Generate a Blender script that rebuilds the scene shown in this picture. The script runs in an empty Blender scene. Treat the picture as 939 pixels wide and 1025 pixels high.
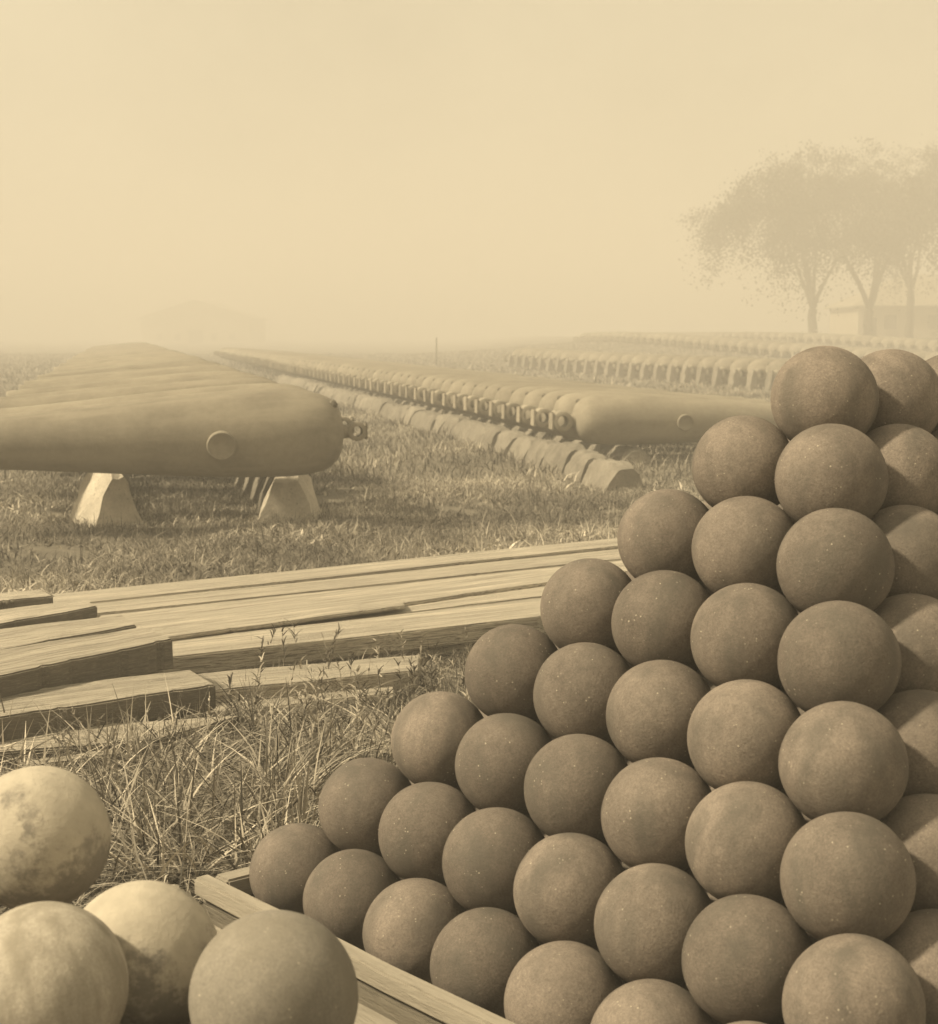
import bpy, bmesh, math, random
import numpy as np
from mathutils import Vector, Matrix
random.seed(7); RNG = np.random.default_rng(7)
scene = bpy.context.scene
COL = scene.collection
PI = math.pi

# ------------------------------------------------------------------ camera
H = 1.60; F = 1651.3; HOR = 334.0; W_, H_ = 939.0, 1025.0
PITCH = math.atan((H_/2-HOR)/F)
cam = bpy.data.cameras.new('camera'); co = bpy.data.objects.new('camera', cam); COL.objects.link(co)
cam.sensor_fit = 'HORIZONTAL'; cam.sensor_width = 36; cam.lens = F/W_*36
cam.clip_start = .05; cam.clip_end = 3000
co.location = (0, 0, H); co.rotation_euler = (PI/2-PITCH, 0, 0)
cam.dof.use_dof = True; cam.dof.focus_distance = 5.2; cam.dof.aperture_fstop = 9.0
scene.camera = co

def ray(x, y):
    a = (x-W_/2)/F; b = -(y-H_/2)/F; c, s = math.cos(PITCH), math.sin(PITCH)
    return Vector((a, c+b*s, b*c-s))
def at_z(x, y, z=0.0):
    r = ray(x, y); t = (z-H)/r.z
    return Vector((r.x*t, r.y*t, z))
def at_d(x, y, d):
    r = ray(x, y); t = d/r.y
    return Vector((r.x*t, d, H+r.z*t))

# ------------------------------------------------------------------ terrain
def smooth(a, b, x):
    t = np.clip((x-a)/(b-a), 0, 1); return t*t*(3-2*t)
def rise(x, y):
    return 1.15*smooth(65, 125, np.asarray(y, float))*smooth(-6, 14, np.asarray(x, float))
def gz(x, y):
    x = np.asarray(x, float); y = np.asarray(y, float)
    z = rise(x, y)
    z = z+.03*np.sin(x*1.3+.7*y)*np.cos(y*.9-.4*x)*smooth(3, 8, y)
    z = z+.025*np.sin(x*3.1-1.2*y+2)*smooth(3, 8, y)*(1-smooth(30, 60, y))
    return z

# ------------------------------------------------------------------ material helpers
def mat(name, base, var=.25, scale=6, rough=.85, bump=.15, bscale=None, objvar=.0, grain=0, streak=None, spots=None, stretch=(1, 1, 1), detail=8, attr=None):
    """procedural, warm-toned grey: base colour varied by noise, per object, plus fine bump"""
    m = bpy.data.materials.new(name); m.use_nodes = True
    nt = m.node_tree; N = nt.nodes; L = nt.links
    bs = N['Principled BSDF']; bs.inputs['Roughness'].default_value = rough
    bs.inputs['Specular IOR Level'].default_value = .25
    tc = N.new('ShaderNodeTexCoord'); mp = N.new('ShaderNodeMapping'); mp.inputs['Scale'].default_value = stretch
    L.new(tc.outputs['Object'], mp.inputs[0])
    oi = N.new('ShaderNodeObjectInfo')
    va = N.new('ShaderNodeVectorMath'); va.operation = 'ADD'
    mul = N.new('ShaderNodeVectorMath'); mul.operation = 'SCALE'; mul.inputs['Scale'].default_value = 37.0
    cmb = N.new('ShaderNodeCombineXYZ')
    for i in range(3): L.new(oi.outputs['Random'], cmb.inputs[i])
    L.new(cmb.outputs[0], mul.inputs[0]); L.new(mp.outputs[0], va.inputs[0]); L.new(mul.outputs[0], va.inputs[1])
    vec = va.outputs[0]
    def noise(s, d=detail, r=.6):
        n = N.new('ShaderNodeTexNoise'); n.inputs['Scale'].default_value = s; n.inputs['Detail'].default_value = d
        n.inputs['Roughness'].default_value = r; L.new(vec, n.inputs['Vector']); return n.outputs['Fac']
    def math_(op, a, b=None, c=None):
        n = N.new('ShaderNodeMath'); n.operation = op
        for i, v in enumerate((a, b, c)):
            if v is None: continue
            if isinstance(v, (int, float)): n.inputs[i].default_value = v
            else: L.new(v, n.inputs[i])
        return n.outputs[0]
    def remap(v, a, b, c, d):
        n = N.new('ShaderNodeMapRange'); L.new(v, n.inputs[0])
        for i, q in enumerate((a, b, c, d)): n.inputs[i+1].default_value = q
        return n.outputs[0]
    k = remap(noise(scale), .25, .75, 1-var, 1+var)
    k = math_('MULTIPLY', k, remap(noise(scale*9, 4), .2, .8, 1-var*.5, 1+var*.5))
    if grain: k = math_('MULTIPLY', k, remap(noise(210, 4, .75), .3, .7, 1-grain, 1+grain))
    if objvar: k = math_('MULTIPLY', k, remap(oi.outputs['Random'], 0, 1, 1-objvar, 1+objvar))
    if attr:
        a = N.new('ShaderNodeAttribute'); a.attribute_name = attr; k = math_('MULTIPLY', k, a.outputs['Fac'])
    col = N.new('ShaderNodeVectorMath'); col.operation = 'SCALE'; col.inputs[0].default_value = base
    L.new(k, col.inputs['Scale']); out = col.outputs[0]
    def mixc(fac, c2):
        nonlocal out
        mx = N.new('ShaderNodeMix'); mx.data_type = 'RGBA'; L.new(fac, mx.inputs['Factor'])
        L.new(out, mx.inputs['A']); mx.inputs['B'].default_value = (*c2, 1); out = mx.outputs['Result']
    if streak:   # (colour, stretch scale vector, low, high)
        m2 = N.new('ShaderNodeMapping'); m2.inputs['Scale'].default_value = streak[1]; L.new(vec, m2.inputs[0])
        n = N.new('ShaderNodeTexNoise'); n.inputs['Scale'].default_value = 1; n.inputs['Detail'].default_value = 6; L.new(m2.outputs[0], n.inputs['Vector'])
        mixc(remap(n.outputs['Fac'], streak[2], streak[3], 0, streak[4]), streak[0])
    if spots:    # (colour, scale, radius, strength)
        v = N.new('ShaderNodeTexVoronoi'); v.inputs['Scale'].default_value = spots[1]; L.new(vec, v.inputs['Vector'])
        s1 = remap(v.outputs['Distance'], spots[2]*.6, spots[2], 1, 0)
        s2 = remap(noise(spots[1]*.25, 3), .52, .60, 0, spots[3])
        mixc(math_('MULTIPLY', s1, s2), spots[0])
    L.new(out, bs.inputs['Base Color'])
    if bump:
        b = N.new('ShaderNodeBump'); b.inputs['Strength'].default_value = bump; b.inputs['Distance'].default_value = .02
        L.new(noise(bscale or scale*6, 8, .7), b.inputs['Height']); L.new(b.outputs[0], bs.inputs['Normal'])
    m['nt'] = 1
    return m, dict(N=N, L=L, bs=bs, vec=vec, noise=noise, remap=remap, math=math_, tc=tc)

def g(v, warm=1.0):   # a faded brown-grey of luminance v
    return (v*1.10, v*(1.0-.02*warm), v*(.86-.08*warm))

IRON, _ = mat('rusty_iron_ball', (.162, .136, .114), .34, 6, .85, .28, 140, objvar=.24, grain=.3,
              streak=(g(.08, .2), (13, 13, 2.2), .46, .70, .7), spots=(g(.42), 75, .17, .7))
GUN, _ = mat('weathered_gun_iron', g(.20), .25, 2.2, .85, .2, 60, objvar=.14, grain=.12,
             streak=(g(.26), (.8, 9, 9), .5, .7, .5))
GUNFACE, _ = mat('worn_gun_iron', g(.25), .25, 6, .85, .3, 60, objvar=.2)
KNOB, _ = mat('dark_gun_iron', g(.12), .3, 12, .75, .4, 60)
STONEROW, _ = mat('dull_granite', g(.18, .5), .3, 5, .9, .7, 26, objvar=.15)
STONE, _ = mat('pale_granite', g(.42, .6), .28, 5, .9, .7, 26, objvar=.12, spots=(g(.2), 30, .3, .7))
WOOD, _ = mat('weathered_timber', g(.43, .6), .32, 1.1, .9, 1.0, 7, objvar=.10, stretch=(1, 9, 9), grain=.15,
              streak=(g(.10), (.9, 40, 40), .50, .60, .92))
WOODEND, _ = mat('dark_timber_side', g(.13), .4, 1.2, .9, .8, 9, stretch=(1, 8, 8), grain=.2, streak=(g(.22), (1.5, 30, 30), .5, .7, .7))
RAIL, _ = mat('tray_timber', g(.27, .6), .18, 1.5, .85, .5, 6, stretch=(1, 7, 7), streak=(g(.2), (1.5, 26, 26), .52, .7, .6))
SOIL, _ = mat('soil', g(.13), .45, 1.6, .95, .8, 9)
BARK, _ = mat('bark', g(.09), .3, 2, .9, .5, 12, stretch=(1, 1, .25))
LEAF, _ = mat('elm_leaves', g(.045, .6), .3, .6, .8, 0, attr='shade')
GRASS, gn = mat('dry_grass', g(.32, .5), .30, .9, .8, 0, attr='shade')
WALL, _ = mat('pale_plaster', g(.40), .12, .5, .9, .1)
ROOF, _ = mat('slate_roof', g(.30), .2, 1, .9, .3)
DARK, _ = mat('dark_opening', g(.08), .2, 2, .9, 0)
for m_ in (GRASS, LEAF):
    bs = m_.node_tree.nodes['Principled BSDF']
    bs.inputs['Specular IOR Level'].default_value = .1

# whitewashed ball: flaking white over dark iron, dark patches low on the ball
def whitewash():
    m, d = mat('flaking_whitewash_ball', g(.20, .2), .3, 9, .9, .25, 90, objvar=.1)
    N, L, bs = d['N'], d['L'], d['bs']
    oldcol = bs.inputs['Base Color'].links[0].from_socket
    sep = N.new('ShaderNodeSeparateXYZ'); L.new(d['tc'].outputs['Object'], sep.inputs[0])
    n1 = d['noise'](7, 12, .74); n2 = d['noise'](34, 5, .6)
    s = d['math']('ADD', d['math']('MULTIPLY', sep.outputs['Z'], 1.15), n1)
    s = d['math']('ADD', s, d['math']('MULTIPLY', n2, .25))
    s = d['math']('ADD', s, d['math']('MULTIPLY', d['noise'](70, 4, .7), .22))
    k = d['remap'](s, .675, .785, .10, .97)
    w = N.new('ShaderNodeVectorMath'); w.operation = 'SCALE'; w.inputs[0].default_value = g(.40, .7)
    L.new(d['remap'](d['noise'](22, 6), .25, .75, .78, 1.12), w.inputs['Scale'])
    mx = N.new('ShaderNodeMix'); mx.data_type = 'RGBA'; L.new(k, mx.inputs['Factor']); L.new(oldcol, mx.inputs['A']); L.new(w.outputs[0], mx.inputs['B'])
    L.new(mx.outputs['Result'], bs.inputs['Base Color'])
    return m
WHITE = whitewash()
PALEBALL, _ = mat('pale_dusty_ball', g(.34, .4), .25, 7, .9, .25, 140, grain=.2, streak=(g(.22), (26, 26, 5), .46, .66, .8), spots=(g(.6), 90, .14, .6))
DUSTBALL, _ = mat('dusty_iron_ball', g(.19, .2), .25, 6, .9, .2, 160, grain=.2, streak=(g(.16), (9, 9, 4), .46, .66, .6), spots=(g(.6), 80, .14, .7))

# ------------------------------------------------------------------ object helpers
def link(name, me, m=None, parent=None):
    o = bpy.data.objects.new(name, me); COL.objects.link(o)
    if m and me is not None and len(me.materials) == 0: me.materials.append(m)
    if parent: o.parent = parent
    return o
def tag(o, label=None, cat=None, group=None, kind=None):
    if label: o['label'] = label
    if cat: o['category'] = cat
    if group: o['group'] = group
    if kind: o['kind'] = kind
    return o
def empty(name, loc, rot=(0, 0, 0)):
    o = bpy.data.objects.new(name, None); COL.objects.link(o); o.location = loc; o.rotation_euler = rot
    o.empty_display_size = .1; return o
def bm_mesh(name, bm, sm=True):
    me = bpy.data.meshes.new(name); bm.normal_update(); bm.to_mesh(me); bm.free()
    if sm: me.shade_smooth()
    return me
def np_mesh(name, v, f, nper, attrs=None):
    me = bpy.data.meshes.new(name); v = np.asarray(v, np.float32); f = np.asarray(f, np.int32)
    me.vertices.add(len(v)); me.vertices.foreach_set('co', v.ravel())
    me.loops.add(f.size); me.loops.foreach_set('vertex_index', f.ravel())
    me.polygons.add(len(f)); me.polygons.foreach_set('loop_start', np.arange(0, f.size, nper, dtype=np.int32))
    if attrs is not None:
        a = me.attributes.new('shade', 'FLOAT', 'POINT'); a.data.foreach_set('value', np.asarray(attrs, np.float32))
    me.update(calc_edges=True); me.validate(); return me
def revolve(bm, prof, seg=32, axis='X', cap0=True, cap1=True):
    rings = []
    for s, r in prof:
        ring = []
        for k in range(seg):
            a = 2*PI*k/seg
            ring.append(bm.verts.new((s, r*math.cos(a), r*math.sin(a))))
        rings.append(ring)
    for a, b in zip(rings, rings[1:]):
        for k in range(seg):
            bm.faces.new((a[k], a[(k+1) % seg], b[(k+1) % seg], b[k]))
    if cap0: bm.faces.new(rings[0])
    if cap1: bm.faces.new(rings[-1][::-1])
    bmesh.ops.recalc_face_normals(bm, faces=bm.faces[:])
    if axis == 'Y': bmesh.ops.rotate(bm, verts=bm.verts[:], matrix=Matrix.Rotation(PI/2, 3, 'Z'))
    if axis == 'Z': bmesh.ops.rotate(bm, verts=bm.verts[:], matrix=Matrix.Rotation(-PI/2, 3, 'Y'))
ORD = ['', 'first', 'second', 'third', 'fourth', 'fifth', 'sixth', 'seventh', 'eighth', 'ninth', 'tenth']
def nth(n):
    if n < len(ORD): return ORD[n]
    return '%d%s' % (n, 'th' if 10 <= n % 100 <= 20 else {1: 'st', 2: 'nd', 3: 'rd'}.get(n % 10, 'th'))

# ------------------------------------------------------------------ world, sun, haze
w = bpy.data.worlds.new('World'); scene.world = w; w.use_nodes = True
nt = w.node_tree; N = nt.nodes; L = nt.links
SUN_EL = math.radians(43); sx, sy = -.970, -.242
sunv = Vector((sx*math.cos(SUN_EL), sy*math.cos(SUN_EL), math.sin(SUN_EL))).normalized()
sky = N.new('ShaderNodeTexSky'); sky.sky_type = 'NISHITA'; sky.sun_disc = False
sky.sun_elevation = SUN_EL; sky.sun_rotation = math.atan2(sx, sy) ; sky.dust_density = 6; sky.air_density = 1.5
bw = N.new('ShaderNodeRGBToBW'); L.new(sky.outputs[0], bw.inputs[0])
tc = N.new('ShaderNodeTexCoord'); nz = N.new('ShaderNodeTexNoise'); nz.inputs['Scale'].default_value = 3.2; nz.inputs['Detail'].default_value = 9; nz.inputs['Roughness'].default_value = .62
L.new(tc.outputs['Generated'], nz.inputs['Vector'])
mr = N.new('ShaderNodeMapRange'); L.new(nz.outputs['Fac'], mr.inputs[0]); mr.inputs[1].default_value = .3; mr.inputs[2].default_value = .7; mr.inputs[3].default_value = .74; mr.inputs[4].default_value = 1.20
veil = N.new('ShaderNodeMath'); veil.operation = 'MULTIPLY'; veil.inputs[1].default_value = 4.8; L.new(mr.outputs[0], veil.inputs[0])   # even white veil of high haze
mixv = N.new('ShaderNodeMix'); mixv.data_type = 'FLOAT'; mixv.inputs['Factor'].default_value = .80; L.new(bw.outputs[0], mixv.inputs['A']); L.new(veil.outputs[0], mixv.inputs['B'])
tint = N.new('ShaderNodeVectorMath'); tint.operation = 'SCALE'; tint.inputs[0].default_value = (1, .870, .588); L.new(mixv.outputs[0], tint.inputs['Scale'])
bg = N['Background']; L.new(tint.outputs[0], bg.inputs['Color']); bg.inputs['Strength'].default_value = .10
sl = bpy.data.lights.new('sun', 'SUN'); sl.energy = 5.0; sl.angle = math.radians(4.0); sl.color = (1, .85, .58)
so = bpy.data.objects.new('sun', sl); COL.objects.link(so); so.rotation_euler = sunv.to_track_quat('Z', 'Y').to_euler(); so.location = (-20, -20, 30)

HAZE_D = .011
hm = bpy.data.materials.new('haze_air'); hm.use_nodes = True; hn = hm.node_tree
for n in list(hn.nodes):
    if n.type == 'BSDF_PRINCIPLED': hn.nodes.remove(n)
pv = hn.nodes.new('ShaderNodeVolumePrincipled'); pv.inputs['Color'].default_value = (.76, .735, .70, 1); pv.inputs['Density'].default_value = HAZE_D
pv.inputs['Anisotropy'].default_value = 0
hn.links.new(pv.outputs[0], hn.nodes['Material Output'].inputs['Volume'])
bm = bmesh.new(); bmesh.ops.create_cube(bm, size=1)
bmesh.ops.scale(bm, verts=bm.verts, vec=(640, 520, 21.5)); bmesh.ops.translate(bm, verts=bm.verts, vec=(0, 215, 9.25))
tag(link('haze', bm_mesh('haze', bm, False), hm), kind='stuff')

# ------------------------------------------------------------------ ground
xs = np.concatenate([np.linspace(-300, -12, 40), np.linspace(-11, 11, 150), np.linspace(12, 300, 40)])
ys = np.concatenate([np.linspace(-40, 1, 10), np.linspace(1.3, 24, 160), np.linspace(25, 460, 120)])
X, Y = np.meshgrid(xs, ys); Z = gz(X, Y)
V = np.stack([X, Y, Z], -1).reshape(-1, 3); nx, ny = len(xs), len(ys)
idx = np.arange(nx*ny).reshape(ny, nx)
Fc = np.stack([idx[:-1, :-1], idx[:-1, 1:], idx[1:, 1:], idx[1:, :-1]], -1).reshape(-1, 4)
me = np_mesh('ground', V, Fc, 4); me.shade_smooth()
tag(link('ground', me, SOIL), kind='structure')

# ------------------------------------------------------------------ the big pile
R = .127
q_yaw, q_tx, q_ty = -.8831502, -.0430228, .0188130
Mp = (Matrix.Rotation(q_yaw, 3, 'Z') @ Matrix.Rotation(q_ty, 3, 'Y') @ Matrix.Rotation(q_tx, 3, 'X'))
SU, SV = .9903, .9903; HH = math.sqrt(4-SU*SU-SV*SV)
O0 = Vector((-3.4569, 32.1735, -10.7755))*R+Vector((0, 0, H))
def pile_pt(a, b, c): return O0+Mp @ (Vector((a, b, c))*R)
def ball_mesh(name, r, m, sub=64):
    bm = bmesh.new(); bmesh.ops.create_uvsphere(bm, u_segments=sub, v_segments=sub//2, radius=r)
    for v in bm.verts:   # castings are never quite round
        n = v.co.normalized(); v.co *= 1+.004*math.sin(3*n.x+2)*math.cos(4*n.y)+.003*math.sin(5*n.z+n.x*4)
    me = bm_mesh(name, bm); me.materials.append(m); return me
BM = ball_mesh('cannonball', R*.982, IRON)
def put_ball(c, me, label, group, sc=1.0):
    o = bpy.data.objects.new('cannonball', me); COL.objects.link(o); o.location = c
    # turn each ball its own way but keep rust streaks roughly upright
    o.rotation_euler = (random.uniform(-.35, .35), random.uniform(-.35, .35), random.uniform(0, 2*PI)); o.scale = (sc,)*3
    return tag(o, label, 'cannonball', group)
GP = 'iron cannonballs stacked in the big pile'
TWEAK = {(6, 1, 0): (6, 1), (5, 2, 0): (5, 0), (4, 3, 0): (5, 1), (3, 4, 0): (4, 0), (4, 1, 0): (0, -3), (5, 1, 0): (0, -5), (6, 0, 0): (-3, -6), (2, 0, 0): (-4, -5), (3, 0, 0): (-2, -5), (4, 2, 0): (1, -5), (3, 2, 0): (0, -2), (2, 4, 0): (-2, -4), (1, 5, 0): (-2, -4), (1, 2, 0): (-3, 3), (1, 3, 0): (-3, 0), (0, 2, 0): (0, 4), (1, 0, 0): (-2, -3), (0, 0, 0): (3, -2), (7, 0, 0): (0, 2)}
for k in range(8):
    for i in range(8-k):
        for j in range(5):
            right = (i == 7-k)
            c = pile_pt((i+k/2)*2*SU, (j*1.045+k/2)*2*SV, k*HH)
            c += Vector((random.uniform(-1, 1), random.uniform(-1, 1), random.uniform(-.5, .5)))*R*.012
            if (k, i, j) in TWEAK:
                dx, dy = TWEAK[(k, i, j)]; s = c.y/F*.45; c += Vector((dx*s, 0, -dy*s))
            row = 8-k
            if j == 0:
                if k == 7: lab = 'topmost iron cannonball at the left end of the big pile'
                elif right: lab = 'iron cannonball at near corner of the big pile, %s row from the top' % nth(row)
                elif i == 0: lab = 'iron cannonball at left edge of the big pile, %s row from the top' % nth(row)
                else: lab = 'iron cannonball %s from left in the %s row from top, pile\'s near face' % (nth(i+1), nth(row))
            elif right:
                lab = 'iron cannonball %s back from the near corner, %s row from top, pile\'s right face' % (nth(j+1), nth(row))
            else:
                lab = 'iron cannonball inside the big pile, hidden behind its near face'
            put_ball(c, BM, lab, GP if (j == 0 or right) else 'iron cannonballs inside the big pile', random.uniform(.994, 1.0)*(.998+.036*(i/(7-k) if k < 7 else 1)**1.5))

# tray under the big pile
def beam_mesh(name, L_, wd, ht, bev=.006, seg=2, warp=.003, nseg=10):
    """a timber along local +X, top at z=0, centred on y"""
    bm = bmesh.new()
    rings = []
    for s in range(nseg+1):
        x = L_*s/nseg; dy = random.uniform(-warp, warp); dz = random.uniform(-warp, warp)
        pts = [(-wd/2, -ht), (wd/2, -ht), (wd/2, 0), (-wd/2, 0)]
        rings.append([bm.verts.new((x, p[0]+dy+random.uniform(-warp, warp)*.5, p[1]+dz+random.uniform(-warp, warp)*.5)) for p in pts])
    for a, b in zip(rings, rings[1:]):
        for k in range(4): bm.faces.new((a[k], b[k], b[(k+1) % 4], a[(k+1) % 4]))
    bm.faces.new(rings[0]); bm.faces.new(rings[-1][::-1])
    bmesh.ops.recalc_face_normals(bm, faces=bm.faces[:])
    long = [e for e in bm.edges if abs(e.calc_face_angle(0)) > .8]
    if bev: bmesh.ops.bevel(bm, geom=long, offset=bev, segments=seg, affect='EDGES')
    return bm_mesh(name, bm, False)
rz = math.atan2((Mp @ Vector((1, 0, 0))).y, (Mp @ Vector((1, 0, 0))).x)
corner = pile_pt(-1.62, -1.52, -.30)
tray = empty('pile_tray', (corner.x, corner.y, 0), (0, 0, rz))
tag(tray, 'low timber tray frame holding the big pile of cannonballs', 'tray')
zt = corner.z
def tray_beam(nm, x, y, z, L_, wd, ht, ang=0, m=RAIL, rx=0, lab=None):
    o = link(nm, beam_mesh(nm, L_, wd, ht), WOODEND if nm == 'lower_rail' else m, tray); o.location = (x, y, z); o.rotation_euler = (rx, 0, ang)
    if lab: o['label'] = lab
    return o
tray_beam('rail', 0, .036, zt, 2.7, .046, .05)
tray_beam('rail', .036, .07, zt-.003, 2.2, .068, .055, PI/2)
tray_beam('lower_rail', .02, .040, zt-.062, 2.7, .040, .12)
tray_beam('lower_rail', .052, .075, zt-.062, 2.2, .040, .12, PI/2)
tray_beam('sill', -.06, -.05, zt-.105, 2.8, .15, .085)
tray_beam('end_block', -.045, -.050, zt-.02, .05, .07, .17)
for y in (.3, .75, 1.2, 1.65): tray_beam('floor_board', .07, y, .10, 2.6, .42, .05)

# ------------------------------------------------------------------ the nearer pile at lower left
G2 = 'cannonballs in the nearer heap at lower left'
def ball_px(x, y, rpx): return at_d(x, y, R*F/rpx)
front = [
    (ball_px(44, 988, 87), 'PALE', 'pale dusty cannonball at bottom left edge, front of the nearer heap'),
    (ball_px(274, 998, 88), 'DUST', 'plain dusty cannonball nearest the tray corner, front right of nearer heap'),
    (ball_px(142, 961, 81), 'WHITE', 'flaking whitewashed cannonball set lower behind two front balls of nearer heap'),
    (ball_px(38, 839, 74), 'WHITE', 'flaking whitewashed cannonball at left edge below the timbers'),
    (ball_px(-16, 762, 34)+Vector((0, 0, 0)), None, None)]
MP = {'PALE': ball_mesh('pale_ball', R, PALEBALL), 'DUST': ball_mesh('dust_ball', R, DUSTBALL), 'WHITE': ball_mesh('white_ball', R, WHITE)}
seed_rot = {'PALE': (0, 0, 0), 'DUST': (0, 0, 1.0), 'WHITE': (0.2, -.1, 2.0)}
placed = []
for c, kd, lab in front:
    if not kd: continue
    o = put_ball(c, MP[kd], lab, G2); placed.append(c)
    if kd == 'WHITE': o.rotation_euler = (random.uniform(-.1, .1), random.uniform(-.1, .1), random.uniform(0, 6))
# the courses that carry them
cand = []
u2 = Vector((math.cos(-.72), math.sin(-.72), 0)); v2 = Vector((-u2.y, u2.x, 0))
base = placed[1]
for lay in (1, 2):
    for a in range(-5, 4):
        for b in range(-3, 5):
            off = .5*(lay % 2)
            c = base+(u2*(a+off)+v2*(b+off))*2.02*R; c.z = base.z-lay*1.414*R
            ok = all((c-p).length > 1.93*R for p in placed+cand)
            rel = c-base
            if ok and rel.dot(u2) < 1.6*R and rel.dot(v2) < 3.2*R and c.y > 1.9 and c.x < -.12: cand.append(c)
# project: keep only balls the picture does not see standing proud of the heap
def px(c):
    y = c.y*math.cos(PITCH)-(c.z-H)*math.sin(PITCH); z = (c.z-H)*math.cos(PITCH)+c.y*math.sin(PITCH)
    return (W_/2+F*c.x/y, H_/2-F*z/y, R*F/y)
n_ = 0
for c in cand:
    X_, Y_, r_ = px(c)
    if Y_-r_ < 905 and X_+r_ > 0: continue
    if X_ > 215 and Y_-r_ < 940: continue
    n_ += 1
    put_ball(c, BM, 'iron cannonball in a lower course of the nearer heap at lower left', 'cannonballs under the nearer heap')

# ------------------------------------------------------------------ timbers
def timber(nl, nr, fr, fl, z, th, label, dark=False, endz=None):
    """top face given by its four corners as seen (near-left, near-right, far-right, far-left) lying at height z"""
    A, B, C_, D = [at_z(p[0], p[1], z) for p in (nl, nr, fr, fl)]
    o0 = (A+B+C_+D)/4; o0.z = z
    d = ((B-A)+(C_-D)); ang = math.atan2(d.y, d.x)
    Rm = Matrix.Rotation(-ang, 3, 'Z')
    A, B, C_, D = [Rm @ (p-o0) for p in (A, B, C_, D)]
    bm = bmesh.new(); n = 44; rings = []
    for s in range(n+1):
        t = s/n; P, Q = A.lerp(B, t), D.lerp(C_, t)
        wob = lambda a: random.uniform(-a, a)
        zz = .0014*math.sin(s*.31+ang*7)
        jag = wob(.02) if s in (0, n) else 0; chip = random.uniform(.006, .022) if random.random() < .12 else 0
        P = P+Vector((jag, wob(.0015)+chip*.7, zz)); Q = Q+Vector((jag+wob(.01) if s in (0, n) else 0, wob(.002), zz))
        rings.append([bm.verts.new(v) for v in (P, Q, Q+Vector((0, .004, -th)), P+Vector((0, -.002+wob(.003), -th)))])
    for a, b in zip(rings, rings[1:]):
        for k in range(4): bm.faces.new((a[k], b[k], b[(k+1) % 4], a[(k+1) % 4]))
    bm.faces.new(rings[0]); bm.faces.new(rings[-1][::-1])
    bmesh.ops.recalc_face_normals(bm, faces=bm.faces[:])
    ed = [e for e in bm.edges if abs(e.calc_face_angle(0)) > .8]
    bmesh.ops.bevel(bm, geom=ed, offset=.007, segments=2, affect='EDGES')
    me_ = bm_mesh('timber', bm, False); me_.materials.append(WOOD)
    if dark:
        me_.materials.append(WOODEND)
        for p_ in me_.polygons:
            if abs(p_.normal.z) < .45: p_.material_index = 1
    o = link('timber', me_); o.location = o0; o.rotation_euler = (0, 0, ang)
    return tag(o, label, 'timber', 'weathered timbers laid on the grass')
# long ones running right, low
timber((-80, 621), (650, 543), (650, 535), (-80, 608), .15, .15, 'farthest long weathered timber, along the grass beyond the stack')
timber((-80, 633), (660, 555), (660, 545), (-80, 622), .14, .14, 'second long weathered timber from the far grass edge')
timber((96, 647.5), (660, 567), (660, 556.5), (96, 616), .15, .14, 'third long timber from the far grass, widest at left')
timber((150, 640), (405, 606), (400, 598), (150, 629), .175, .02, 'short thin board lying on top of the third long timber')
timber((-80, 671), (660, 583), (660, 569), (-80, 655), .13, .13, 'narrow long timber between the widest and the brightest timbers')
timber((-80, 685), (660, 604.5), (660, 585), (-80, 669), .15, .095, 'bright long timber with a dark gap under its near edge')
timber((150, 676), (640, 623), (640, 611), (150, 660), .055, .055, 'low timber in the shade under the bright long timber')
timber((150, 697), (418, 671), (421, 655), (150, 678), .09, .085, 'weathered timber with a broken right end among tall grass')
timber((120, 724), (392, 694), (392, 676), (120, 700), .03, .05, 'low sunken timber almost hidden by the tall grass')
# the heavier ones at left, lying across them and ending in view
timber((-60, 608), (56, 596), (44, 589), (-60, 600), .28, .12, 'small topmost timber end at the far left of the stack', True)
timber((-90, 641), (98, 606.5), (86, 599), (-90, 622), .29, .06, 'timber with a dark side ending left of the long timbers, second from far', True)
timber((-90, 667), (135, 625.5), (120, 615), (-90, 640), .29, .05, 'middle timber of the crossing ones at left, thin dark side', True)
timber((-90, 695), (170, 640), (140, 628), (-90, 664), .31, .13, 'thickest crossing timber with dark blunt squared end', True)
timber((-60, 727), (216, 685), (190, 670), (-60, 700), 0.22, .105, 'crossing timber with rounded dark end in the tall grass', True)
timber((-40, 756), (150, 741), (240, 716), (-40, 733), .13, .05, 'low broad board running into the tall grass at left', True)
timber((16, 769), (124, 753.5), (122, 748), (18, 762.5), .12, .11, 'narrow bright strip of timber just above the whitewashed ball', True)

# ------------------------------------------------------------------ cannons
PROF = [(0, 0), (.004, .12), (.03, .24), (.08, .335), (.15, .40), (.26, .452), (.42, .485), (.65, .5), (.95, .498), (1.25, .486), (1.6, .468), (2.0, .44), (2.5, .40), (3.1, .352), (3.7, .306), (4.15, .278), (4.27, .272), (4.30, .262)]
def barrel_mesh(name, dia, el, seg=40):
    bm = bmesh.new()
    # breech at local x=0, barrel runs to +x... muzzle, with a real bore
    pr = [(s*dia*(el if s > .42 else 1)+(0 if s <= .42 else -.42*dia*(el-1)), r*dia) for s, r in PROF]
    end = pr[-1][0]
    pr += [(end+.002, .25*dia), (end, .112*dia), (end-.02, .104*dia), (end-.9, .104*dia), (end-.95, .02)]
    pr[0] = (0, .01)
    revolve(bm, pr, seg)
    bmesh.ops.remove_doubles(bm, verts=bm.verts, dist=.0005)
    return bm_mesh(name, bm), end
def disc_mesh(name, r, ln, seg=28, axis='Y', rim=True, lo=0.0):
    bm = bmesh.new()
    pr = [(lo, r), (ln-.012, r), (ln, r*.93)] + ([(ln-.006, r*.88), (ln-.006, .01)] if rim else [(ln, .01)])
    revolve(bm, pr, seg, axis); return bm_mesh(name, bm)
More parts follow.
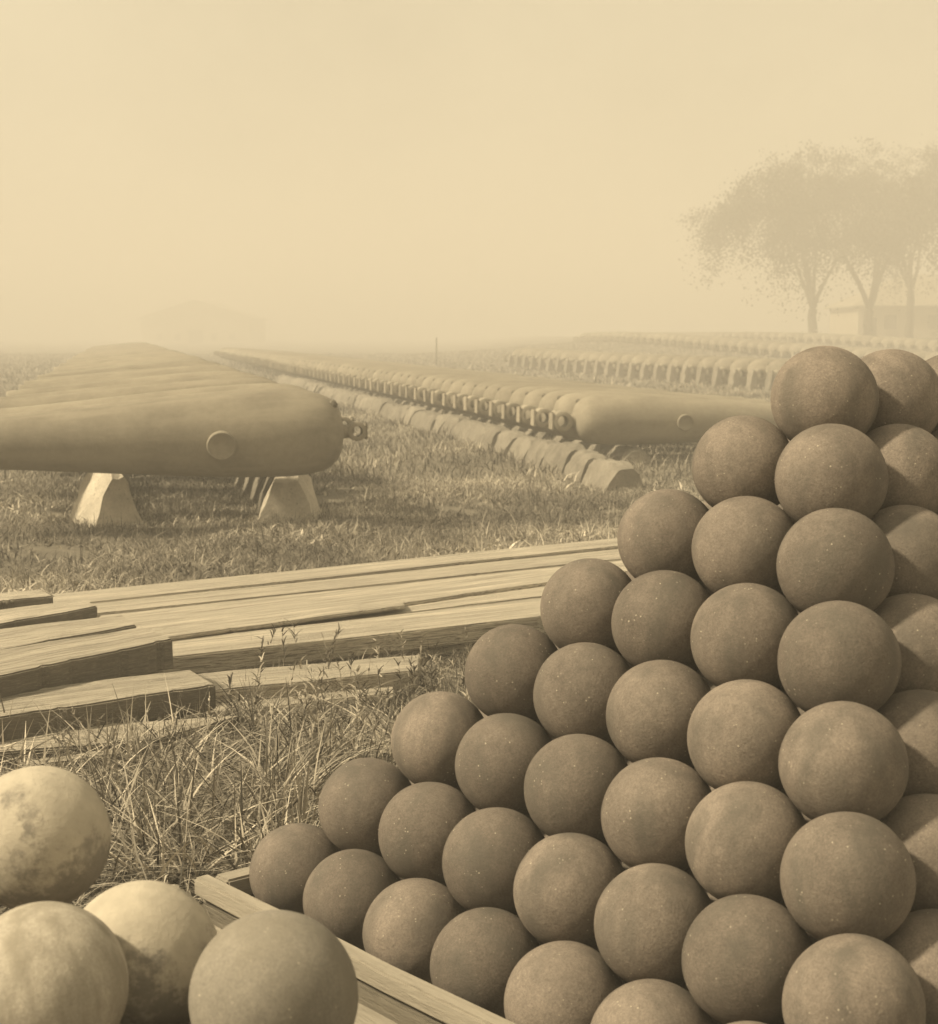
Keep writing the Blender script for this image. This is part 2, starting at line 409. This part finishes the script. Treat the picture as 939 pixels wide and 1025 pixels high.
def knob_mesh(dia):
    bm = bmesh.new()
    revolve(bm, [(.05, .10*dia), (-.04*dia, .095*dia), (-.11*dia, .085*dia), (-.15*dia, .10*dia), (-.17*dia, .155*dia), (-.22*dia, .168*dia), (-.335*dia, .16*dia), (-.36*dia, .14*dia), (-.352*dia, .07*dia), (-.31*dia, .05*dia), (-.31*dia, .01)], 20)
    return bm_mesh('cascabel', bm)
def sight_mesh(dia):
    bm = bmesh.new(); bmesh.ops.create_cube(bm, size=1)
    bmesh.ops.scale(bm, verts=bm.verts, vec=(.10*dia, .09*dia, .09*dia)); bmesh.ops.bevel(bm, geom=bm.edges[:], offset=.012, segments=2, affect='EDGES')
    return bm_mesh('sight', bm)
def jaw_mesh(dia, w):
    """breeching jaw behind the breech: short neck, ring with a hole through it from side to side, end plate"""
    bm = bmesh.new(); ro = w*dia*.5; ri = ro*.56; c = -(.05*dia+ro); hw = ro*.82; seg = 24
    rings = []
    for y, rr_ in ((-hw, ri), (-hw, ro*.86), (-hw*.9, ro), (hw*.9, ro), (hw, ro*.86), (hw, ri)):
        rings.append([bm.verts.new((c+rr_*math.cos(2*PI*k/seg), y, rr_*math.sin(2*PI*k/seg))) for k in range(seg)])
    for a, b in zip(rings, rings[1:]+rings[:1]):
        for k in range(seg): bm.faces.new((a[k], a[(k+1) % seg], b[(k+1) % seg], b[k]))
    t0 = set(bm.verts); revolve(bm, [(.05*dia, ro*.8), (-.03*dia, ro*.72), (-.09*dia, ro*.62)], 20)
    t1 = set(bm.verts); bmesh.ops.create_cube(bm, size=1); nv = [v for v in bm.verts if v not in t1]
    bmesh.ops.scale(bm, verts=nv, vec=(ro*.2, ro*1.6, ro*1.8)); bmesh.ops.translate(bm, verts=nv, vec=(c-ro*.98, 0, 0))
    bmesh.ops.bevel(bm, geom=[e for e in bm.edges if all(v in nv for v in e.verts)], offset=ro*.1, segments=2, affect='EDGES')
    bmesh.ops.recalc_face_normals(bm, faces=bm.faces[:])
    me = bm_mesh('cascabel', bm)
    me.set_sharp_from_angle(angle=math.radians(35)); return me
class Kind:
    def __init__(s, dia, el, trx, jaw=.40):
        s.dia = dia; s.barrel, s.end = barrel_mesh('barrel', dia, el); s.knob = jaw_mesh(dia, jaw); s.sight = sight_mesh(dia)
        s.tr = disc_mesh('trunnion', .165*dia, .53*dia, lo=.30*dia); s.trx = trx*dia
        s.low = s.one()
    def one(s):   # one-piece far version: same shape, fewer faces
        bm = bmesh.new(); b2, _ = barrel_mesh('b', s.dia, 1.0 if s.end < 4.5*s.dia else ELM, 18)
        bm.from_mesh(b2); t = len(bm.verts)
        bm.from_mesh(s.knob)
        for sg in (1, -1):
            t0 = set(bm.verts); bm.from_mesh(s.tr); nv = [v for v in bm.verts if v not in t0]
            if sg < 0: bmesh.ops.rotate(bm, verts=nv, matrix=Matrix.Rotation(PI, 3, 'Z'))
            bmesh.ops.translate(bm, verts=nv, vec=(s.trx, 0, 0))
        return bm_mesh('cannon_far', bm)
ELM = 1.36
KL = Kind(.705, 1.0, 1.44, .225); KM = Kind(.625, ELM, 2.16); KR = Kind(.95, 1.0, 1.5)
def cannon(kind, bpos, mdir, roll, label, group, parts=True, sightang=None):
    """bpos: middle of the breech face; mdir: direction towards the muzzle"""
    rot = mdir.to_track_quat('X', 'Z').to_matrix() @ Matrix.Rotation(roll, 3, 'X')
    if parts:
        foot = Vector((bpos.x, bpos.y, 0))
        root = empty('cannon', bpos, rot.to_euler())
        for nm, me_, m_ in (('barrel', kind.barrel, GUN), ('cascabel', kind.knob, GUNFACE if kind is KM else GUN)):
            pt = link(nm, me_, m_, root)
            if nm == 'cascabel': pt.rotation_euler = (-roll, 0, 0); pt.location.z = -.02 if kind is KM else 0
        for sg in (1, -1):
            t = link('trunnion', kind.tr, GUN, root); t.location = (kind.trx, 0, 0); t.rotation_euler = (0, 0, 0 if sg > 0 else PI)
        sg_ = link('sight', kind.sight, KNOB, root); a = (sightang if sightang is not None else 0)-roll
        sg_.location = (.13*kind.dia, -.375*kind.dia*math.sin(a), .375*kind.dia*math.cos(a)); sg_.rotation_euler = (a, .6, 0)
    else:
        root = link('cannon', kind.low, GUN); root.location = bpos; root.rotation_euler = rot.to_euler()
    return tag(root, label, 'cannon', group)
TH = math.atan((W_/2-117)/F)
rd = Vector((-math.sin(TH), math.cos(TH), 0)); ax = Vector((math.cos(TH), math.sin(TH), 0))    # along a row, along an axis
def lift(p): return Vector((0, 0, float(rise(p.x, p.y))))
# left row: breeches to the right, muzzles out of frame
b0 = at_d(343, 432, 13.6)
random.seed(21)
for n in range(90):
    pitch = .93; p = b0+rd*(pitch*n)
    d = (-ax+Vector((0, 0, -.022 if n == 0 else random.uniform(-.028, -.016)))).normalized()
    if n: p += ax*random.uniform(-.05, .05)+Vector((0, 0, random.uniform(-.05, .02)))
    lab = 'nearest iron cannon at left, on two pale stones, round breech to the right' if n == 0 else 'iron cannon lying %s back in the left row, breech to the right' % nth(n+1)
    cannon(KL, p+lift(p), d, -.17 if n == 0 else random.uniform(-.2, .2), lab, 'iron cannons in the left row', n < 26, sightang=-.5)
# middle row: head to tail
bM = at_d(574, 420, 20.4)
for n in range(84):
    p = bM+rd*(.86*n)+ax*random.uniform(-.02, .02)*(n > 0)
    d = (ax+Vector((0, 0, random.uniform(-.02, -.012)))).normalized()
    lab = 'nearest iron cannon of the middle row, fat breech at its left end' if n == 0 else 'iron cannon %s back in the middle row, looped cascabel at its left end' % nth(n+1)
    cannon(KM, p+lift(p), d, random.uniform(-.1, .1), lab, 'iron cannons in the middle row', n < 45, sightang=-.35+random.uniform(-.1, .1))
# right row, larger guns farther off
bR = at_d(792, 377, 47)
for n in range(24):
    p = bR+rd*(1.44*n); pos = p-ax*.15; d = ax.copy()
    lab = 'large cannon %s back in the right row, its dark end to the left' % nth(n+1)
    cannon(KR, pos+lift(p), d, random.uniform(-.1, .1), lab, 'large cannons in the right row', n < 8, sightang=-.4)
bG = at_d(960, 366, 68)
for n in range(40):
    p = bG+rd*(1.46*n)
    cannon(KR, p+lift(p), ax.copy(), random.uniform(-.1, .1), 'hazy cannon %s back in the row just behind the right row' % nth(n+1), 'hazy cannons behind the right row', False)
# fainter rows still farther back
bF = at_d(1010, 362, 88)
for n in range(46):
    p = bF+rd*(1.5*n)
    cannon(KR, p+lift(p), ax.copy(), 0, 'hazy cannon %s back in the farthest row at right' % nth(n+1), 'hazy cannons in the farthest row', False)
# ------------------------------------------------------------------ stones under the guns
def stone_mesh(L_, wd, ht, top, seed, rnd=.3):
    rr = random.Random(seed); bm = bmesh.new()
    n = 12; m = 9; rings = []
    for a in range(m+1):
        x = -L_/2+L_*a/m; e = 1-abs(2*a/m-1)**6*.12
        ring = []
        for b in range(n+1):
            t = b/n*2-1     # across
            y = t*wd/2
            prof = 1-max(0, (abs(t)-top)/(1-top))**1.45
            z = -.15+(ht+.15)*prof*e
            yy = y*(1 if abs(t) < .99 else 1.0)
            ring.append(bm.verts.new((x+rr.uniform(-.012, .012), yy+rr.uniform(-.012, .012), z+rr.uniform(-.012, .012))))
        rings.append(ring)
    for p, q in zip(rings, rings[1:]):
        for b in range(n): bm.faces.new((p[b], p[b+1], q[b+1], q[b]))
        bm.faces.new((p[n], p[0], q[0], q[n]))
    bm.faces.new(rings[0][::-1]); bm.faces.new(rings[-1])
    bmesh.ops.recalc_face_normals(bm, faces=bm.faces[:])
    bmesh.ops.subdivide_edges(bm, edges=bm.edges[:], cuts=1, use_grid_fill=True)
    from mathutils import noise as mn
    for v in bm.verts:
        v.co += Vector(mn.noise_vector(v.co*6+Vector((seed*3.1, 0, 0))))*.022
    me = bm_mesh('stone', bm, True); me.materials.append(STONE if seed < 30 else STONEROW)
    try: me.set_sharp_from_angle(angle=math.radians(38))
    except Exception: pass
    return me
def stone(p, ht, wd, L_, label, group, seed, rot=0, top=.22, me=None):
    o = link('support_stone', me or stone_mesh(L_, wd, ht, top, seed), STONE)
    o.location = (p.x, p.y, float(gz(p.x, p.y))); o.rotation_euler = (0, 0, TH+PI/2+rot)
    return tag(o, label, 'stone', group)
s1 = at_z(106, 528); s2 = at_z(294, 524)
stone(s1+rd*.25, .475, .50, .62, 'bright pointed stone block under the middle of the nearest left cannon', 'stones under the left row', 1, .35, .16)
stone(s2+rd*.25, .43, .58, .60, 'grey round-topped stone under the breech of the nearest left cannon', 'stones under the left row', 2, -.2, .30)
SL = [stone_mesh(.8, .5, .42, .25, 30+k) for k in range(4)]
for ln, s0 in (('muzzle', s1), ('breech', s2)):
    for n in range(1, 14):
        p = s0+rd*(.25+.98*n)
        stone(p, .42, .5, .8, 'stone %s back in the line under the left row\'s %s end' % (nth(n+1), ln), 'stones under the left row', 0, random.uniform(-.08, .08), me=SL[n % 4])
SM = [stone_mesh(.80, .56, .30, .30, 60+k) for k in range(5)]
m0 = at_z(622, 487)
for n in range(40):
    p = m0+rd*(.3+.90*n)
    lab = 'nearest low stone block at the end of the line before the middle row' if n == 0 else 'low stone block %s back in the line before the middle row' % nth(n+1)
    stone(p, .36, .62, .78, lab, 'stones in front of the middle row', 0, random.uniform(-.12, .12), me=SM[n % 5])
k0 = bM+ax*3.2+rd*(-.2)
for n in range(26):
    p = k0+rd*(.95*n)
    stone(p, .24, .5, .8, 'flat stone %s back beneath the muzzles of the middle row' % nth(n+1), 'stones under the middle row', 0, 0, me=SL[n % 4]).scale = (1, 1, .5)
k1 = bM+ax*.75+rd*.1
for n in range(40):
    p = k1+rd*(.95*n)
    stone(p, .2, .5, .8, 'flat stone %s back beneath the breeches of the middle row' % nth(n+1), 'stones under the middle row', 0, 0, me=SL[n % 4]).scale = (1, 1, .45)
SR = [stone_mesh(.40, .26, .58, .2, 90+k) for k in range(3)]
for n in range(23):
    p = bR+rd*(1.44*n+.0)-ax*.62; p.z = 0
    stone(p, .9, .5, .5, 'pale wedge stone %s back between the guns of the right row' % nth(n+1), 'stones between the right row guns', 0, 0, me=SR[n % 3])
print('cannonballs low', n_)

# ------------------------------------------------------------------ grass
def pnoise(p, s, seed):
    a = np.sin(p[:, 0]*s+seed)*np.cos(p[:, 1]*s*1.3+seed*2)+np.sin(p[:, 0]*s*2.3-p[:, 1]*s*1.1+seed*3)*.6+np.sin(p[:, 1]*s*3.7+p[:, 0]*s*2.9)*.4
    return a
def blades(n, fx, lo, hi, wlo, whi, lean, name, label, segs=3, mask=None, shade=(.35, 1.25), dark=.25):
    pts = fx(n)
    if mask is not None: pts = pts[mask(pts)]
    n = len(pts); x, y = pts[:, 0], pts[:, 1]; z = gz(x, y)
    h = RNG.uniform(lo, hi, n)*(.6+.8*RNG.random(n)); wd = RNG.uniform(wlo, whi, n)
    az = RNG.uniform(0, 2*PI, n); fz = RNG.uniform(0, 2*PI, n); ln = np.abs(RNG.normal(lean, lean*.6, n))
    sh = RNG.uniform(shade[0], shade[1], n); sh = np.where(RNG.random(n) < dark, sh*.38, sh)
    sh = sh*np.clip(1+.40*pnoise(pts, .9, 4.0), .45, 1.8)
    vs = []; sv = []
    for s in range(segs+1):
        t = s/segs
        cx = x+np.cos(az)*h*ln*t**1.8; cy = y+np.sin(az)*h*ln*t**1.8; cz = z-.01+h*(t-.32*ln*t*t)
        ww = wd*(1-t**1.5)*.5+.0003
        dx, dy = np.cos(fz)*ww, np.sin(fz)*ww
        vs.append(np.stack([cx-dx, cy-dy, cz], 1)); vs.append(np.stack([cx+dx, cy+dy, cz], 1)); sv += [sh, sh]
    V = np.stack(vs, 1); S = np.stack(sv, 1); k = 2*(segs+1)
    b = (np.arange(n)*k)[:, None]
    Fs = np.concatenate([b+np.array([[2*s, 2*s+1, 2*s+3, 2*s+2]]) for s in range(segs)], 1).reshape(-1, 4)
    me = np_mesh(name, V.reshape(-1, 3), Fs, 4, S.reshape(-1)); o = link(name, me, GRASS)
    tag(o, label, 'grass', kind='stuff'); return o
ud = Mp @ Vector((1, 0, 0)); vd = Mp @ Vector((0, 1, 0))
def clear(p):   # keep grass out of the pile tray and the near heap
    rx, ry = p[:, 0]-corner.x, p[:, 1]-corner.y
    a = rx*ud.x+ry*ud.y; b = rx*vd.x+ry*vd.y
    return ~((a > -.02) & (b > -.12) & (a < 2.8) & (b < 3.0))
ta = at_z(-80, 690, 0); tb = at_z(650, 612, 0); tcx = at_z(-80, 609, .15); td = at_z(650, 537, .15)
def cross(a, b, p): return (b.x-a.x)*(p[:, 1]-a.y)-(b.y-a.y)*(p[:, 0]-a.x)
tl = at_z(-80, 772, 0); tm = at_z(125, 752, 0); tn = at_z(225, 716, 0); to = at_z(395, 690, 0)
def intimber(p):
    far = cross(tcx, td, p) < 0
    near = (cross(ta, tb, p) > 0) | ((cross(tl, tm, p) > 0) & (p[:, 0] < tm.x)) | ((cross(tm, tn, p) > 0) & (p[:, 0] >= tm.x) & (p[:, 0] < tn.x))
    return far & near
def box(x0, x1, y0, y1): return lambda n: np.stack([RNG.uniform(x0, x1, n), RNG.uniform(y0, y1, n)], 1)
def fan(y0, y1, m=1.5):   # even over the wedge the lens sees, with a margin
    def f(n):
        y = np.sqrt(RNG.uniform(y0**2, y1**2, n)); x = RNG.uniform(-.29, .29, n)*y*1.15+RNG.uniform(-m, m, n); return np.stack([x, y], 1)
    return f
near_ok = lambda p: clear(p) & ~intimber(p)
blades(60000, box(-2.6, .9, 2.9, 8.4), .05, .14, .002, .006, 1.3, 'grass', 'short dry grass between the heaps and the timbers', mask=near_ok)
blades(15000, box(-2.6, .7, 4.2, 8.0), .08, .19, .003, .010, 1.6, 'grass', 'long coarse grass between the near heap and the timbers', segs=5, mask=lambda p: near_ok(p) & (pnoise(p, 2.1, 1.0) > -.35), shade=(.4, 1.35))
def clumps(c):
    def f(n):
        k = RNG.integers(0, len(c), n); return np.array(c)[k]+RNG.normal(0, .035, (n, 2))
    return f
cc = []
for _ in range(70):
    p = at_z(random.uniform(90, 330), random.uniform(760, 905), 0); cc.append((p.x, p.y))
for _ in range(40):
    p = at_z(random.uniform(-60, 440), random.uniform(735, 860), 0); cc.append((p.x, p.y))
blades(7500, clumps(cc), .16, .30, .006, .013, 1.35, 'grass', 'coarse broad tussocks of grass beside the tray corner', segs=7, mask=near_ok, shade=(.45, 1.8), dark=.35)
blades(120000, fan(8.0, 18), .04, .12, .004, .010, 1.2, 'grass', 'rough grass around the cannons', mask=lambda p: near_ok(p) & (pnoise(p, 1.7, 7.0) > -.95))
blades(26000, fan(7.5, 18), .04, .10, .014, .030, 1.3, 'weeds', 'broad-leaved low weeds among the grass', mask=lambda p: near_ok(p) & (pnoise(p, 2.4, 5.0) > .25), shade=(.4, 1.7), dark=.35)
blades(3500, box(-2.4, .6, 4.4, 8.0), .04, .11, .010, .022, 1.3, 'weeds', 'broad-leaved low weeds beside the timbers', mask=lambda p: near_ok(p) & (pnoise(p, 3.4, 6.0) > .2), shade=(.4, 1.7), dark=.35)
blades(14000, fan(8.5, 17), .10, .20, .004, .009, 1.1, 'grass', 'taller seeding grass around the cannons', mask=lambda p: near_ok(p) & (pnoise(p, 1.3, 2.0) > .1), segs=4)
blades(90000, fan(18, 45), .07, .18, .010, .024, .7, 'grass', 'rough grass between the rows of cannons', segs=2)
blades(60000, fan(45, 130), .08, .2, .03, .07, .7, 'grass', 'far grass of the cannon field', segs=2)
# stalks and seed heads standing in front of the timbers
def weeds(n, pts_fn, hlo, hhi):
    V = []; Fs = []; S = []
    P = pts_fn(n)
    def ribbon(pts, w0, sh):
        b = len(V)
        for k, p in enumerate(pts):
            w_ = w0*(1-.6*k/(len(pts)-1)); V.append((p[0]-w_, p[1], p[2])); V.append((p[0]+w_, p[1]+w_*.5, p[2])); S.extend([sh, sh])
        for k in range(len(pts)-1): Fs.append((b+2*k, b+2*k+1, b+2*k+3, b+2*k+2))
    for x, y in P:
        if not near_ok(np.array([[x, y]]))[0]: continue
        h = random.uniform(hlo, hhi); a = random.uniform(0, 2*PI); l = random.uniform(.05, .4)*h; z0 = float(gz(x, y)); sh = random.choice([.35, .5, .9, 1.3])
        pts = [(x+math.cos(a)*l*t*t, y+math.sin(a)*l*t*t, z0+h*t) for t in np.linspace(0, 1, 7)]
        ribbon(pts, .0017, sh)
        for q in range(random.randint(5, 14)):
            t = random.uniform(.35, 1); b = random.uniform(0, 2*PI); r = random.uniform(.01, .05)
            s0 = (x+math.cos(a)*l*t*t, y+math.sin(a)*l*t*t, z0+h*t)
            s1_ = (s0[0]+math.cos(b)*r, s0[1]+math.sin(b)*r, s0[2]+random.uniform(.0, .04))
            m_ = tuple((i+j)/2 for i, j in zip(s0, s1_)); ribbon([s0, (m_[0], m_[1], m_[2]+.004), s1_], .0035, sh*random.uniform(.7, 1.2))
    me = np_mesh('weeds', V, Fs, 4, S); o = link('weeds', me, GRASS); tag(o, 'thin weed stalks with seed heads in front of the timbers', 'weeds', kind='stuff')
def wp(n):
    out = []
    for _ in range(n):
        p = at_z(random.choice([random.gauss(350, 70), random.uniform(60, 520)]), random.uniform(672, 790), 0); out.append((p.x, p.y))
    return out
weeds(240, wp, .08, .28)

# ------------------------------------------------------------------ trees
def tube(bm, a, b, ra, rb, seg=7):
    d = (b-a).normalized(); q = d.to_track_quat('Z', 'Y').to_matrix()
    r0 = [bm.verts.new(a+q @ Vector((ra*math.cos(2*PI*k/seg), ra*math.sin(2*PI*k/seg), 0))) for k in range(seg)]
    r1 = [bm.verts.new(b+q @ Vector((rb*math.cos(2*PI*k/seg), rb*math.sin(2*PI*k/seg), 0))) for k in range(seg)]
    for k in range(seg): bm.faces.new((r0[k], r0[(k+1) % seg], r1[(k+1) % seg], r1[k]))
def elm(px_base, D, top_y, spread, label, seed, fork=.16, lean=0, droop=1.0, dens=1.0):
    rr = random.Random(seed); rg = np.random.default_rng(seed)
    x = (px_base-W_/2)/F*D; z0 = 1.15*float(smooth(65, 125, D)); z0 = float(rise(x, D)); ht = H-z0+(HOR-top_y)/F*D
    root = empty('elm_tree', (x, D, z0)); tag(root, label, 'tree', 'tall elm trees in the haze')
    bm = bmesh.new(); tips = []
    tr = ht*.020
    p = Vector((0, 0, -.3)); nsg = 5; fh = ht*fork
    for s in range(nsg):
        q_ = Vector((lean*fh*(s+1)/nsg*.1+rr.uniform(-.08, .08), rr.uniform(-.08, .08), -.3+(fh+.3)*(s+1)/nsg)); tube(bm, p, q_, tr*(1.35-.35*min(1, s*.6)) if s == 0 else tr*(1.12-.05*s), tr*(1.1-.05*s), 9); p = q_
    # recursive vase of limbs
    def grow(p, d, L_, r, lvl):
        n = 4; 
        for s in range(n):
            out = Vector((d.x, d.y, 0)); 
            dd = d+Vector((rr.uniform(-.14, .14), rr.uniform(-.14, .14), rr.uniform(-.05, .05)))
            if lvl >= 2: dd.z -= .10*droop*s
            if lvl == 1: dd += out*.10*s
            d = dd.normalized(); q = p+d*L_/n; r2 = r*.86
            tube(bm, p, q, r, r2, 7 if lvl < 2 else 4); p = q; r = r2
            if lvl >= 1: tips.append((p.copy(), lvl))
        if lvl < 4:
            for c in range(rr.choice([2, 3, 3]) if lvl else 3):
                a = rr.uniform(0, 2*PI); k = rr.uniform(.35, .75)
                side = Vector((math.cos(a), math.sin(a), rr.uniform(-.1, .25)))
                grow(p, (d+side*k).normalized(), L_*rr.uniform(.66, .86), r*.66, lvl+1)
    nl = 5
    for c in range(nl):
        a = 2*PI*c/nl+rr.uniform(-.3, .3); k = rr.uniform(.25, .52)
        grow(p, Vector((math.cos(a)*k*spread, math.sin(a)*k*spread, 1)).normalized(), ht*rr.uniform(.21, .27), tr*.55, 0)
    zmax = max(t[0].z for t in tips)+.3; sc = ht/(zmax+.6)
    me = bm_mesh('trunk', bm)
    tk = link('trunk', me, BARK, root)
    # crown: leaf clumps round the twig ends
    tp = np.array([t[0] for t in tips if t[1] >= 2]); 
    tp = tp[rg.random(len(tp)) < .38]
    nleaf = int(27000*dens)
    c = tp[rg.integers(0, len(tp), nleaf)]
    big = rg.normal(0, 1, (nleaf, 3))*(rg.random((nleaf, 1))**.4)*np.array([.50, .50, .33])
    pos = c+big; outer = np.hypot(c[:, 0], c[:, 1])/np.hypot(c[:, 0], c[:, 1]).max(); pos[:, 2] -= rg.random(nleaf)**2*(.8+3.4*outer**1.5)*droop*(rg.random(nleaf) < .5)
    s = rg.uniform(.06, .125, nleaf); a = rg.normal(0, 1, (nleaf, 3)); a /= np.linalg.norm(a, axis=1)[:, None]
    b = np.cross(a, rg.normal(0, 1, (nleaf, 3))); b /= np.linalg.norm(b, axis=1)[:, None]
    V = np.stack([pos-a*s[:, None], pos-b*s[:, None]*.6, pos+a*s[:, None], pos+b*s[:, None]*.6], 1).reshape(-1, 3)
    sh = np.repeat(rg.uniform(.5, 1.5, nleaf), 4)
    cr = link('crown', np_mesh('crown', V, np.arange(nleaf*4).reshape(-1, 4), 4, sh), LEAF, root)
    for o in (tk, cr): o.scale = (sc,)*3
    return root
elm(811, 128, 136, .70, 'elm tree farthest left in the group, trunk forking low', 11, .13)
elm(867, 126, 126, .92, 'broad elm tree with a stout forked trunk before the shed, middle of three', 12, .12)
elm(908, 140, 140, 1.0, 'slender elm tree with a thin straight trunk before the shed', 14, .24, dens=.8)
elm(985, 128, 122, 1.1, 'elm tree whose crown hangs in from the right edge', 15, .2)

# ------------------------------------------------------------------ far buildings
def boxm(name, x0, x1, y0, y1, z0, z1, m, parent):
    bm = bmesh.new(); bmesh.ops.create_cube(bm, size=1)
    bmesh.ops.scale(bm, verts=bm.verts, vec=(x1-x0, y1-y0, z1-z0)); bmesh.ops.translate(bm, verts=bm.verts, vec=((x0+x1)/2, (y0+y1)/2, (z0+z1)/2))
    return link(name, bm_mesh(name, bm, False), m, parent)
def gable(name, x0, x1, y0, y1, z0, z1, along, m, parent, t=.25, ov=.5):
    bm = bmesh.new(); 
    if along == 'X': prof = [(y0-ov, z0-.1), ((y0+y1)/2, z1), (y1+ov, z0-.1), (y1+ov, z0-.1-t), ((y0+y1)/2, z1-t), (y0-ov, z0-.1-t)]
    else: prof = [(x0-ov, z0-.1), ((x0+x1)/2, z1), (x1+ov, z0-.1), (x1+ov, z0-.1-t), ((x0+x1)/2, z1-t), (x0-ov, z0-.1-t)]
    e = (x0-ov, x1+ov) if along == 'X' else (y0-ov, y1+ov)
    mk = (lambda s, p: (s, p[0], p[1])) if along == 'X' else (lambda s, p: (p[0], s, p[1]))
    A = [bm.verts.new(mk(e[0], p)) for p in prof]; B = [bm.verts.new(mk(e[1], p)) for p in prof]
    for k in range(6): bm.faces.new((A[k], A[(k+1) % 6], B[(k+1) % 6], B[k]))
    for R_ in (A, B):
        bm.faces.new((R_[0], R_[1], R_[4], R_[5])); bm.faces.new((R_[1], R_[2], R_[3], R_[4]))
    bmesh.ops.recalc_face_normals(bm, faces=bm.faces[:])
    return link(name, bm_mesh(name, bm, False), m, parent)
def tri_wall(name, x0, x1, y, z0, z1, m, parent, t=.3):
    bm = bmesh.new()
    A = [bm.verts.new(v) for v in ((x0, y, z0), (x1, y, z0), ((x0+x1)/2, y, z1))]
    B = [bm.verts.new(v) for v in ((x0, y+t, z0), (x1, y+t, z0), ((x0+x1)/2, y+t, z1))]
    bm.faces.new(A); bm.faces.new(B[::-1])
    for k in range(3): bm.faces.new((A[k], A[(k+1) % 3], B[(k+1) % 3], B[k]))
    bmesh.ops.recalc_face_normals(bm, faces=bm.faces[:])
    return link(name, bm_mesh(name, bm, False), m, parent)
D = 152; s_ = D/F
b = empty('long_shed', ((850-W_/2)*s_, D, 1.1)); tag(b, 'long low pale shed with a wide roof behind the elm trees', 'building')
zr = H+(HOR-306)*s_-1.1
boxm('wall', .6, 34, 0, 12, -.4, zr-.2, WALL, b)
bm = bmesh.new()
rv = [bm.verts.new(v) for v in ((.1, -.5, zr), (34.5, -.5, zr), (34.5, 12.5, zr), (.1, 12.5, zr), (6.2, 6, zr+3.0), (28, 6, zr+3.0), (.1, -.5, zr-.16), (34.5, -.5, zr-.16), (34.5, 12.5, zr-.16), (.1, 12.5, zr-.16))]
for q_ in ((0, 1, 5, 4), (1, 2, 5), (2, 3, 4, 5), (3, 0, 4), (6, 7, 1, 0), (7, 8, 2, 1), (8, 9, 3, 2), (9, 6, 0, 3), (9, 8, 7, 6)): bm.faces.new([rv[t] for t in q_])
bmesh.ops.recalc_face_normals(bm, faces=bm.faces[:]); link('roof', bm_mesh('roof', bm, False), ROOF, b)
for k in range(8):
    wdw = boxm('window', 3+k*4, 4.1+k*4, -.06, .1, .9, 2.2, DARK, b)
    boxm('sill', 2.9+k*4, 4.2+k*4, -.14, .08, .80, .90, WALL, wdw)
boxm('door', 1.3, 2.3, -.05, .1, -.3, 1.95, DARK, b)
D = 270; s_ = D/F
b = empty('gabled_hall', ((143-W_/2)*s_, D, 0)); tag(b, 'faint gabled hall almost lost in the haze at left', 'building')
wl = (252-143)*s_; ze = H+(HOR-318)*s_; zp = H+(HOR-300)*s_
boxm('wall', 0, wl, 0, 20, -.4, ze-.02, WALL, b); tri_wall('gable_wall', .2, wl-.2, .05, ze, zp-.35, WALL, b)
gable('roof', 0, wl, 0, 20, ze, zp, 'Y', ROOF, b)
boxm('door', wl/2-1.2, wl/2+1.2, -.06, .1, -.3, 2.2, DARK, b)
for k in (1, 2, 4, 5): boxm('window', wl*k/6-.5, wl*k/6+.5, -.06, .1, .5, 1.6, DARK, b)
# thin post standing out in the field
pp = at_d(437, 356, 82); bm = bmesh.new(); revolve(bm, [(0, .035), (1.35, .03), (1.42, .02)], 10, 'Z')
o = link('wooden_post', bm_mesh('post', bm), BARK); o.location = (pp.x, pp.y, 0); tag(o, 'thin lone post far off behind the middle row of cannons', 'post')

# ------------------------------------------------------------------ render settings
scene.render.engine = 'CYCLES'
vs = scene.view_settings; vs.view_transform = 'Standard'; vs.look = 'None'; vs.gamma = 1; vs.exposure = 0.68
cy = scene.cycles; cy.use_denoising = True; cy.max_bounces = 6; cy.diffuse_bounces = 3; cy.volume_bounces = 2; cy.transparent_max_bounces = 4
cy.use_adaptive_sampling = True; cy.adaptive_threshold = .02
try: cy.denoiser = 'OPENIMAGEDENOISE'
except Exception: pass
